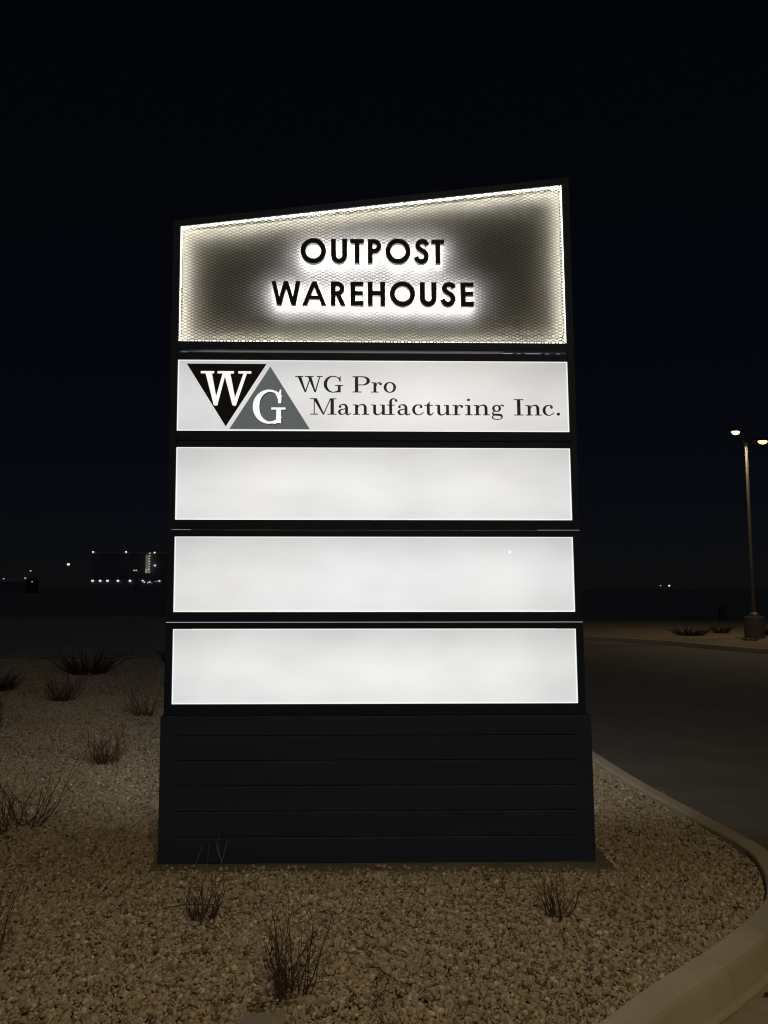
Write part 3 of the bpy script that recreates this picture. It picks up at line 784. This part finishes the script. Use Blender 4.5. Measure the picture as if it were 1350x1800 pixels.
# expanded metal: zigzag strands
mb = MB(); px, pz, sw, sd, MY = 0.0455, 0.0208, 0.0046, 0.0030, -0.0058
def clipseg(p, q):
    """clip a strand to the opening"""
    zb = 3.1445
    def inside(r): return r[1] >= zb and r[1] <= tz(r[0]) - .002 and XL + .001 <= r[0] <= XR - .001
    if inside(p) and inside(q): return p, q
    if not inside(p) and not inside(q): return None
    if not inside(p): p, q = q, p
    lo, hi = 0.0, 1.0
    for _ in range(12):
        m = (lo + hi) / 2; r = (p[0] + (q[0] - p[0]) * m, p[1] + (q[1] - p[1]) * m)
        if inside(r): lo = m
        else: hi = m
    return p, (p[0] + (q[0] - p[0]) * lo, p[1] + (q[1] - p[1]) * lo)
rows = int((4.25 - 3.14) / (pz / 2)) + 2; cols = int(2.46 / (px / 2)) + 2
for j in range(rows):
    z = 3.140 + j * pz / 2
    for i in range(cols):
        x = XL - .004 + i * px / 2
        if (i + j) % 2: continue
        for dz in (1, -1):
            c = clipseg((x, z), (x + px / 2, z + dz * pz / 2))
            if not c: continue
            (x0, z0), (x1, z1) = c
            if x1 < x0: x0, z0, x1, z1 = x1, z1, x0, z0
            h = sw / 2
            n = len(mb.v)
            # strands twist a little out of the sheet, as in expanded metal
            ty = 0.0012
            for (xx, zz) in ((x0, z0), (x1, z1)):
                mb.v += [(xx, MY - ty, zz - h), (xx, MY + sd - ty, zz - h), (xx, MY + sd + ty, zz + h), (xx, MY + ty, zz + h)]
            for k in range(4):
                mb.f.append((n + k, n + 4 + k, n + 4 + (k + 1) % 4, n + (k + 1) % 4)); mb.m.append(0)
sb(mb, 'mesh_screen', mesh_mat)
# LED strips round the inside of the cabinet: a diffusing bar whose back edge throws the light at the back panel
def led_bar(p, q, n):
    """p, q: ends (x, z) on the lip; n: unit vector into the opening"""
    mb = MB(); t = .005; y0, y1 = .002, .011
    P = lambda e, d, y: (e[0] + n[0] * d, y, e[1] + n[1] * d)
    A = [P(p, 0, y0), P(q, 0, y0), P(q, 0, y1), P(p, 0, y1)]; B = [P(p, t, y0), P(q, t, y0), P(q, t, y1), P(p, t, y1)]
    if n[0] < 0 or n[1] < 0: mb.hexa(B, A)
    else: mb.hexa(A, B)
    mb.face([P(p, 0, y1 + .0005), P(q, 0, y1 + .0005), P(q, t, y1 + .0005), P(p, t, y1 + .0005)], 1)
    return sb(mb, 'led_strip', [led_body, led_warm])
def channel(lo, hi):
    mb = MB(); mb.hexa(lo, hi); return sb(mb, 'led_channel', channel_white)
ya, yb, q = -.003, BPY - .0005, .0012
channel([(a, ya, tz(a) - q), (b, ya, tz(b) - q), (b, yb, tz(b) - q), (a, yb, tz(a) - q)], [(a, ya, tz(a) - .0003), (b, ya, tz(b) - .0003), (b, yb, tz(b) - .0003), (a, yb, tz(a) - .0003)])
channel([(a, ya, 3.1433), (b, ya, 3.1433), (b, yb, 3.1433), (a, yb, 3.1433)], [(a, ya, 3.1443), (b, ya, 3.1443), (b, yb, 3.1443), (a, yb, 3.1443)])
for x, d in ((a, .001), (b - .001, .001)):
    channel([(x, ya, 3.1446), (x + d, ya, 3.1446), (x + d, yb, 3.1446), (x, yb, 3.1446)], [(x, ya, tz(x) - .0016), (x + d, ya, tz(x) - .0016), (x + d, yb, tz(x) - .0016), (x, yb, tz(x) - .0016)])
led_bar((a + .008, tz(a + .008) - .002), (b - .008, tz(b - .008) - .002), (0, -1))
led_bar((a + .008, 3.1448), (b - .008, 3.1448), (0, 1))
led_bar((a + .0014, 3.1455), (a + .0014, tz(a) - .004), (1, 0))
led_bar((b - .0014, 3.1455), (b - .0014, tz(b) - .004), (-1, 0))
# the sixteen halo-lit letters
LET = [('O', -0.5260, -0.3665, 3.6373, 3.8001), ('U', -0.3346, -0.2336, 3.6392, 3.7974), ('T', -0.2124, -0.1274, 3.6423, 3.7985), ('P', -0.1026, -0.0172, 3.6432, 3.7994),
       ('O', 0.0094, 0.1671, 3.6418, 3.8049), ('S', 0.1922, 0.2822, 3.6427, 3.8066), ('T', 0.2994, 0.3813, 3.6465, 3.8030),
       ('W', -0.7058, -0.5246, 3.3624, 3.5140), ('A', -0.5112, -0.3637, 3.3635, 3.5155), ('R', -0.3338, -0.2426, 3.3644, 3.5169), ('E', -0.2112, -0.1285, 3.3652, 3.5179),
       ('H', -0.1021, 0.0071, 3.3662, 3.5188), ('O', 0.0369, 0.1948, 3.3646, 3.5235), ('U', 0.2252, 0.3304, 3.3667, 3.5213), ('S', 0.3581, 0.4493, 3.3664, 3.5261), ('E', 0.4828, 0.5641, 3.3702, 3.5233)]
for i, (c, x0, x1, za, zb) in enumerate(LET):
    g, w = sans(c)
    row = 3.6405 if i < 7 else 3.3645
    cap = .1575 if i < 7 else .1530
    mb = MB()
    add_glyph(mb, g, x0 + LEAN * (row - .9), row + (0.0015 if i > 3 else 0), (x1 - x0) / w, cap, -.052, -.024, 0, 1, 2)
    o = sb(mb, 'letter', [letter_face, letter_side, led_white])

# --- base
mb = MB()
BX0, BX1, BFY, BBY = -1.330, 1.243, -0.030, 0.530
mb.box(BX0, BX0 + .098, BFY, BBY, -0.003, .8445)
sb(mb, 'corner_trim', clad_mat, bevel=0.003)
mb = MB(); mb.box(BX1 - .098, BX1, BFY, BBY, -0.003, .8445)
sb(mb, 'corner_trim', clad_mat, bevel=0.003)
zs = [-0.003, 0.146, 0.292, 0.438, 0.584, 0.728, .8445]
mb = MB()
for z0, z1 in zip(zs, zs[1:]):
    # each board laps the one below with a bevelled lower groove
    for sgn, yf in ((1, BFY + .0006), (-1, BBY - .0006)):
        y = lambda d: yf + sgn * d
        prof = [(y(.009), z0), (y(.003), z0 + .003), (y(0), z0 + .005), (y(0), z1 - .009), (y(.006), z1 - .002), (y(.009), z1)]
        n = len(mb.v); xa, xb = BX0 + .0982, BX1 - .0982
        mb.v += [(xa, p, z) for p, z in prof] + [(xb, p, z) for p, z in prof]
        m = len(prof)
        for k in range(m - 1):
            q = (n + k, n + m + k, n + m + k + 1, n + k + 1); mb.f.append(q if sgn > 0 else q[::-1]); mb.m.append(0)
mb.box(BX0 + .0982, BX1 - .0982, BFY + .018, BBY - .018, -.003, .843)
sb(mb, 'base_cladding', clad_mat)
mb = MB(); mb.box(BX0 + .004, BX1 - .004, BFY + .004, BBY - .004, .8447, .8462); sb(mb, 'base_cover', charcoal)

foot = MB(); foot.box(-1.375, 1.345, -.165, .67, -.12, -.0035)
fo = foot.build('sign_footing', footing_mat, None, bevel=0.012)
fo.location = (0, 4.75, 0); fo.rotation_euler = (0, 0, YAW)
tag(fo, 'concrete footing slab under the dark sign base', 'footing')

# ------------------------------------------------------------------ dormant shrubs
def shrub(name, loc, label, h, spread, n, seed, mat=bark, rad=0.0034, group='dormant shrubs in the gravel bed', cat='shrub', twigs=3, droop=0.0, parent=None):
    rng = random.Random(seed); mb = MB()
    for k in range(n):
        az = rng.uniform(0, 2 * math.pi); rb = spread * 0.28 * math.sqrt(rng.random())
        L = h * rng.uniform(0.42, 1.0) * (1.0 if rng.random() < .8 else .6)
        out = spread * rng.uniform(0.15, 0.75) * L / h
        bx, by = rb * math.cos(az), rb * math.sin(az)
        a2 = az + rng.uniform(-.5, .5)
        ex, ey = math.cos(a2) * out, math.sin(a2) * out
        ce = rng.uniform(.5, .95)
        kx, ky = rng.uniform(-.05, .05), rng.uniform(-.05, .05)
        pts = []
        for i in range(6):
            t = i / 5
            c = 1.25 * t - .25 * t * t if droop == 0 else t
            pts.append(Vector((bx + ex * t ** ce + kx * math.sin(t * 5 + k) * h * 2, by + ey * t ** ce + ky * math.sin(t * 4 + k * 2) * h * 2,
                               -.02 + L * (c - droop * t * t) / 1.0)))
        r0 = rad * rng.uniform(.7, 1.25)
        mb.tube(pts, [r0 * (1 - .68 * i / 5) for i in range(6)], 4)
        for _ in range(rng.randint(max(twigs - 2, 0), twigs)):
            i = rng.randint(1, 4); p = pts[i]
            d = (pts[i + 1] - pts[i]).normalized()
            side = Vector((rng.uniform(-1, 1), rng.uniform(-1, 1), rng.uniform(-.1, .6))).normalized()
            l = h * rng.uniform(.08, .26)
            q1 = p + (d * .5 + side * .8).normalized() * l * .5; q2 = q1 + (d * .9 + side * .4).normalized() * l * .5
            mb.tube([p, q1, q2], [r0 * .55, r0 * .42, r0 * .25], 3)
    # litter caught at the foot
    for _ in range(int(n * .5)):
        az = rng.uniform(0, 6.283); r1 = spread * .35 * math.sqrt(rng.random()); l = rng.uniform(.03, .09) * (h / .4)
        p = Vector((r1 * math.cos(az), r1 * math.sin(az), rng.uniform(.008, .03)))
        d = Vector((rng.uniform(-1, 1), rng.uniform(-1, 1), rng.uniform(-.1, .35))).normalized()
        mb.tube([p, p + d * l * .5 + Vector((0, 0, .004)), p + d * l], [rad * .7, rad * .6, rad * .3], 3)
    o = mb.build(name, mat, parent, loc)
    o.rotation_euler = (0, 0, rng.uniform(0, 6))
    tag(o, label, cat, group)
    return o

shrub('bare_shrub', (-0.372, 3.26, 0), 'upright bare reddish shrub nearest the camera, in front of the sign', .39, .23, 36, 21, rad=0.003)
shrub('bare_shrub', (-0.90, 3.95, 0), 'low twiggy bare shrub on the gravel before the left end of the sign base', .23, .20, 28, 22)
shrub('bare_shrub', (0.86, 3.97, 0), 'small bare shrub on the gravel before the right end of the sign base', .24, .18, 20, 23, rad=0.0032)
shrub('bare_shrub', (-2.57, 7.35, 0), 'dense rounded bare shrub on the gravel beside the left edge of the sign', .40, .32, 42, 24, rad=0.004)
shrub('bare_shrub', (-2.50, 5.42, 0), 'wide loose bare shrub with long stems at the left of the gravel', .52, .56, 30, 25, rad=0.0038)
shrub('bare_shrub', (-4.60, 11.3, 0), 'dim bushy bare shrub in front of the large black one, far left gravel', .52, .50, 55, 26, rad=0.005)
shrub('bare_shrub', (-4.52, 9.0, 0), 'bare shrub cut by the left picture edge, above the wide loose one', .55, .42, 36, 27, rad=0.0045)
shrub('bare_shrub', (-6.1, 12.5, 0), 'low dark mounded shrub at the left picture edge near the far gravel', .34, .6, 110, 28, bark_dark, rad=0.006)
shrub('bare_shrub', (-5.6, 14.9, 0), 'largest black mounded shrub at the far edge of the gravel', .48, 1.0, 150, 29, bark_dark, rad=0.007)
shrub('bare_shrub', (-3.05, 10.0, 0), 'faint bare shrub half hidden behind the left edge of the sign', .40, .36, 30, 30, rad=0.0045)
shrub('bare_shrub', (-4.6, 17.2, 0), 'black shrub behind the left post of the sign at the far gravel edge', .35, .6, 110, 34, bark_dark, rad=0.008)
shrub('bare_shrub', (-1.74, 3.47, 0), 'dark bare shrub cut by the left picture edge low in the photo', .36, .28, 28, 31)
shrub('bare_shrub', (10.55, 27.0, 0), 'low wide dark shrub on the verge left of the street lamp', .30, 1.15, 150, 32, bark_dark, rad=0.012, group='shrubs on the verge by the lamp')
shrub('bare_shrub', (12.2, 28.3, 0), 'small dark shrub on the verge half behind the lamp pedestal', .32, .7, 100, 33, bark_dark, rad=0.012, group='shrubs on the verge by the lamp')
shrub('bare_shrub', (13.2, 27.2, 0), 'dark shrub on the verge right of the lamp pedestal at the picture edge', .30, .7, 120, 35, bark_dark, rad=0.012, group='shrubs on the verge by the lamp')
for i, (x, y, hh, l) in enumerate(((12.05, 23.7, .12, 'dry grass tuft on the verge just below the lamp pedestal'), (11.35, 24.3, .12, 'dry grass tuft on the verge left of the lamp pedestal'))):
    shrub('grass_tuft', (x, y, 0), l, hh, .5, 90, 50 + i, bark, rad=0.006, group='tufts on the verge by the lamp', cat='grass tuft', twigs=0)

# pale dry stalks standing against the base
def stalks(loc, label, stems, seed):
    mb = MB(); rng = random.Random(seed)
    for pts, r in stems:
        mb.tube(spline([Vector(p) for p in pts], 4), [r * (1 - .6 * i / (4 * (len(pts) - 1))) for i in range(4 * (len(pts) - 1) + 1)], 5)
    o = mb.build('dry_stalk', straw, None, loc); tag(o, label, 'dry stalk', 'dry stalks against the sign base'); return o
stalks((-0.935, 4.62, -.004), 'pale forked dry stalk standing against the sign base', [([(0, 0, 0), (.002, 0, .03), (.012, -.004, .075), (.034, -.004, .16)], .0026), ([(.004, 0, .045), (-.014, .0, .085), (-.03, .004, .13), (-.034, .004, .17)], .0020), ([(.0, 0, .055), (-.012, -.002, .09), (-.02, -.002, .15), (-.016, 0, .21)], .0015)], 1)
stalks((-1.09, 4.62, -.004), 'thin leaning dry stalk left of the forked one at the sign base', [([(0, 0, 0), (.016, 0, .05), (.034, 0, .10), (.044, 0, .135)], .0018)], 2)
stalks((-1.015, 4.62, -.004), 'thin straight dry stalk just left of the forked one', [([(0, 0, 0), (.003, 0, .05), (.004, 0, .10), (.010, 0, .15)], .0013)], 3)

# fallen twigs and rocks on the gravel
def twig(loc, rz, L, label, seed, r=.0032):
    rng = random.Random(seed); mb = MB(); pts = []
    for i in range(6):
        t = i / 5; pts.append(Vector((t * L, rng.uniform(-.012, .012), .018 + .012 * math.sin(t * 3.1) + rng.uniform(0, .006))))
    mb.tube(pts, [r * (1 - .55 * i / 5) for i in range(6)], 5)
    for i in (2, 3):
        d = Vector((.05, rng.choice((-1, 1)) * .04, .012)); mb.tube([pts[i], pts[i] + d], [r * .5, r * .25], 4)
    o = mb.build('fallen_twig', bark, None, loc); o.rotation_euler = (0, 0, rz); tag(o, label, 'twig', 'twigs fallen on the gravel'); return o
twig((-0.90, 3.93, 0), R(-52), .34, 'long fallen twig lying right of the low bare shrub', 61)
twig((-1.10, 4.0, 0), R(12), .26, 'fallen twig lying left of the low bare shrub', 62)
twig((-0.06, 3.42, 0), R(-46), .22, 'fallen twig lying right of the nearest bare shrub', 63)
twig((-0.52, 3.10, 0), R(18), .2, 'fallen twig lying at the foot of the nearest bare shrub', 64)
twig((-0.04, 3.10, 0), R(70), .13, 'short fallen twig on the gravel at the bottom of the picture', 65)

def rock(loc, sc, label, seed, rz=0):
    bm = bmesh.new(); bmesh.ops.create_icosphere(bm, subdivisions=3, radius=1.0)
    rng = random.Random(seed); ph = [Vector((rng.gauss(0, 1), rng.gauss(0, 1), rng.gauss(0, 1))).normalized() for _ in range(9)]
    for v in bm.verts:
        n = v.co.normalized(); k = 1.0
        for p in ph:
            dd = n.dot(p)
            if dd > .62: k = min(k, .62 / dd)
        v.co = n * k + Vector((math.sin(n.x * 7 + seed), math.sin(n.y * 6), math.sin(n.z * 8))) * .02
    me = bpy.data.meshes.new('rock'); bm.to_mesh(me); bm.free(); me.materials.append(rock_mat)
    o = bpy.data.objects.new('rock', me); COL.objects.link(o); o.location = loc; o.scale = sc; o.rotation_euler = (.08, -.06, rz)
    tag(o, label, 'rock'); return o
rock((-0.45, 3.03, -.004), (.13, .075, .035), 'flat pale rock among the pebbles at the bottom picture edge', 3, .25)
rock((-0.245, 3.17, .006), (.03, .022, .022), 'pale stone at the right foot of the nearest bare shrub', 5, .6)

lf = MB()
pts = [(0, 0, .004), (.018, .011, .010), (.036, .006, .006), (.052, 0, .016), (.036, -.010, .012), (.016, -.012, .005)]
lf.face(pts); lf.face([(x, y, z + .0012) for x, y, z in pts][::-1]); lf.tube([(0, 0, .0045), (-.018, .003, .008)], [.001, .0007], 4)
lo_ = lf.build('dead_leaf', bark_dark, None, (1.60, 3.44, -.114)); lo_.rotation_euler = (0, 0, .6); tag(lo_, 'curled dark dead leaf lying in the gutter by the kerb', 'leaf')

# ------------------------------------------------------------------ lot lamps
def street_lamp(loc, rz, label, glows, watts=0.0, s=1.0):
    root = empty('street_lamp', loc, rz); tag(root, label, 'street lamp', 'twin-headed lot lamps')
    mb = MB(); mb.lathe([(.315, -.12), (.315, .0), (.305, .64), (.298, .672), (.285, .68)], n=40); mb.build('pedestal', pedestal_mat, root, smooth=False)
    mb = MB(); mb.lathe([(.20, .6805), (.20, .70), (.185, .712), (.17, .715)], n=4); mb.lathe([(.155, .7155), (.15, .76), (.12, .80), (.085, .825)], n=28)
    mb.build('base_cover', steel, root, smooth=False)
    mb = MB(); mb.lathe([(.062, .80), (.058, 2.4), (.051, 4.4), (.043, 6.44), (.037, 6.475), (.02, 6.49)], n=24); mb.build('pole', steel, root, smooth=True)
    for k, (ax, az, mat) in enumerate(glows):
        d = Vector((math.cos(ax), math.sin(ax), 0)); n = Vector((-d.y, d.x, 0))
        z0 = 6.36
        mb = MB(); mb.tube([d * .04 + Vector((0, 0, z0)), d * .22 + Vector((0, 0, z0 + az * .35)), d * .42 + Vector((0, 0, z0 + az))], [.028, .026, .024], 10)
        mb.build('arm', lamp_body, root)
        c0 = d * .40 + Vector((0, 0, z0 + az)); M = lambda u, v, w: tuple(c0 + d * u + n * v + Vector((0, 0, w)))
        hb = MB()
        hb.hexa([M(0, -.10, -.05), M(.62, -.17, -.04), M(.62, .17, -.04), M(0, .10, -.05)], [M(0, -.08, .05), M(.56, -.13, .09), M(.56, .13, .09), M(0, .08, .05)])
        head = hb.build('lamp_head', lamp_body, root, bevel=.012)
        bm = bmesh.new(); bm.from_mesh(head.data); bmesh.ops.recalc_face_normals(bm, faces=bm.faces); bm.to_mesh(head.data); bm.free()
        lb = MB(); c = c0 + d * .36 + Vector((0, 0, -.045))
        rows = []
        for i in range(6):
            ph = i / 5 * math.pi / 2; r = math.cos(ph) * .15 + .001; zz = -.10 * math.sin(ph)
            base = len(lb.v); rows.append(base)
            for q in range(20):
                t = 2 * math.pi * q / 20
                lb.v.append(tuple(c + d * r * 1.15 * math.cos(t) + n * r * .8 * math.sin(t) + Vector((0, 0, zz))))
        for r0, r1 in zip(rows, rows[1:]):
            for q in range(20): lb.f.append((r0 + q, r1 + q, r1 + (q + 1) % 20, r0 + (q + 1) % 20)); lb.m.append(0)
        lb.build('lens', mat, head, smooth=True)
        if watts:
            ld = bpy.data.lights.new('lamp_light', 'SPOT'); ld.energy = watts; ld.color = (1.0, 0.77, 0.46); ld.spot_size = R(165); ld.spot_blend = 0.6; ld.shadow_soft_size = 0.12
            lo = bpy.data.objects.new('lamp_light', ld); COL.objects.link(lo); lo.parent = root; lo.location = c + Vector((0, 0, -.16))
    return root
street_lamp((12.14, 25.6, 0), 0, 'tall twin-headed street lamp on a round concrete pedestal on the far verge', [(R(22), .26, lamp_amber), (R(222), .42, lamp_white)], LAMP_W)
street_lamp((1.0, -3.6, -.125), R(0), 'twin-headed street lamp in the lot behind the viewpoint', [(R(20), .12, lamp_near), (R(160), .12, lamp_near)])

# a stubby dark post out on the unlit verge
up = empty('utility_pedestal', (17.0, 39.2, 0)); tag(up, 'stubby dark utility pedestal standing out on the unlit far verge', 'utility post')
mb = MB(); mb.box(-.15, .15, -.1, .1, -.05, .62); mb.hexa([(-.17, -.12, .62), (.17, -.12, .62), (.17, .12, .62), (-.17, .12, .62)], [(-.12, -.08, .72), (.12, -.08, .72), (.12, .08, .72), (-.12, .08, .72)]); mb.build('cabinet', dark_metal, up, bevel=.01)
mb = MB(); mb.box(.17, .23, -.03, .03, -.05, .95); mb.build('marker_post', dark_metal, up, bevel=.005)

# ------------------------------------------------------------------ far away
def lampbox(parent, name, x, y, z, s, mat=None):
    mb = MB(); mb.box(x - s / 2, x + s / 2, y - s, y - .02, z - s / 2, z + s / 2); mb.build(name, mat or far_glow, parent)
PX = 300 / 1360 
wh = empty('warehouse', (-98, 300, 0)); tag(wh, 'big dark plant far left with lit stair tower and row of wall lights', 'building')
mb = MB(); mb.box(-15.2, 36, 1, 40, -.2, 15.0); mb.build('wall', shed_wall, wh)
mb = MB(); mb.box(-15.6, 36.4, .6, 40.4, 15.0, 15.5); mb.build('roof', shed_roof, wh)
mb = MB(); mb.box(-14.6, 36, -3.4, .9, -.2, 4.9); mb.build('loading_dock', shed_wall, wh)
for x in (-14.9, -2.1): lampbox(wh, 'roof_light', x, .6, 15.75, .50)
for x, z in ((8.9, 15.5), (9.1, 10.5)): lampbox(wh, 'wall_light', x, .9, z, .50)
for x in (-13.2, -10.3, -7.5, -3.5, 1.1): lampbox(wh, 'wall_light', x, -3.4, 4.55, .62)
for x, z, s in ((5.9, 4.6, .45), (6.5, 4.0, .35), (8.6, 4.1, .36), (7.9, 3.8, .25), (12.3, 4.5, .45), (10.6, 4.3, .14), (11.4, 4.4, .14), (9.4, 3.7, .14)): lampbox(wh, 'wall_light', x, -3.4, z, s)
mb = MB(); mb.box(5.9, 7.0, -.6, .95, 7.6, 14.6); mb.build('stair_tower', far_faint, wh)
for i in range(8): lampbox(wh, 'stair_light', 7.35 + .12 * math.sin(i * 2), -.2, 15.2 - i * 1.04, .30 if i % 3 else .40, far_dim)
for i in range(2): lampbox(wh, 'stair_light', 6.2, -.7, 7.9 + i * .8, .3, far_dim)
def far_pole(x, y, z, label, mat, s, head=.5, two=False):
    r = empty('light_pole', (x, y, 0)); tag(r, label, 'light pole', 'light poles far off')
    mb = MB(); mb.tube([(0, .1, -.2), (0, .1, z)], [.11, .08], 8); mb.build('pole', steel, r)
    if two:
        for d in (-.45, .45): lampbox(r, 'lamp_head', d, 0, z, s, mat)
    else: lampbox(r, 'lamp_head', 0, 0, z, s, mat)
far_pole(-94.9, 296, 8.5, 'T-shaped lamp pole before the lit far plant', far_dim, .42, two=True)
far_pole(-122, 300, 10.9, 'lone bright light pole left of the far plant', far_glow, .75)
far_pole(-136.6, 300, 8.4, 'light pole right of the low far shed', far_dim, .42)
far_pole(-138.5, 300, 5.6, 'short light pole at the corner of the low far shed', far_dim, .45)
far_pole(-136.3, 301, 4.2, 'lowest dim light pole right of the low far shed', far_dim, .3)
far_pole(106.7, 300, 2.7, 'dim far light left of a brighter one, right of the sign', far_dim, .32)
far_pole(110.0, 300, 2.7, 'brighter of the two far lights right of the sign', far_glow, .5)
ls = empty('low_shed', (-145, 302, 0)); tag(ls, 'low pale shed far off at the left picture edge', 'building')
mb = MB(); mb.box(-9, 5.4, 0, 12, -.2, 4.3); mb.build('wall', shed_wall, ls)
mb = MB(); mb.hexa([(-9.3, -.4, 4.3), (5.7, -.4, 4.3), (5.7, 12.4, 4.3), (-9.3, 12.4, 4.3)], [(-9.3, 5, 6), (5.7, 5, 6), (5.7, 7, 6), (-9.3, 7, 6)]); mb.build('roof', shed_roof, ls)
lampbox(ls, 'wall_light', -2.8, -.05, 5.4, .36, far_dim)
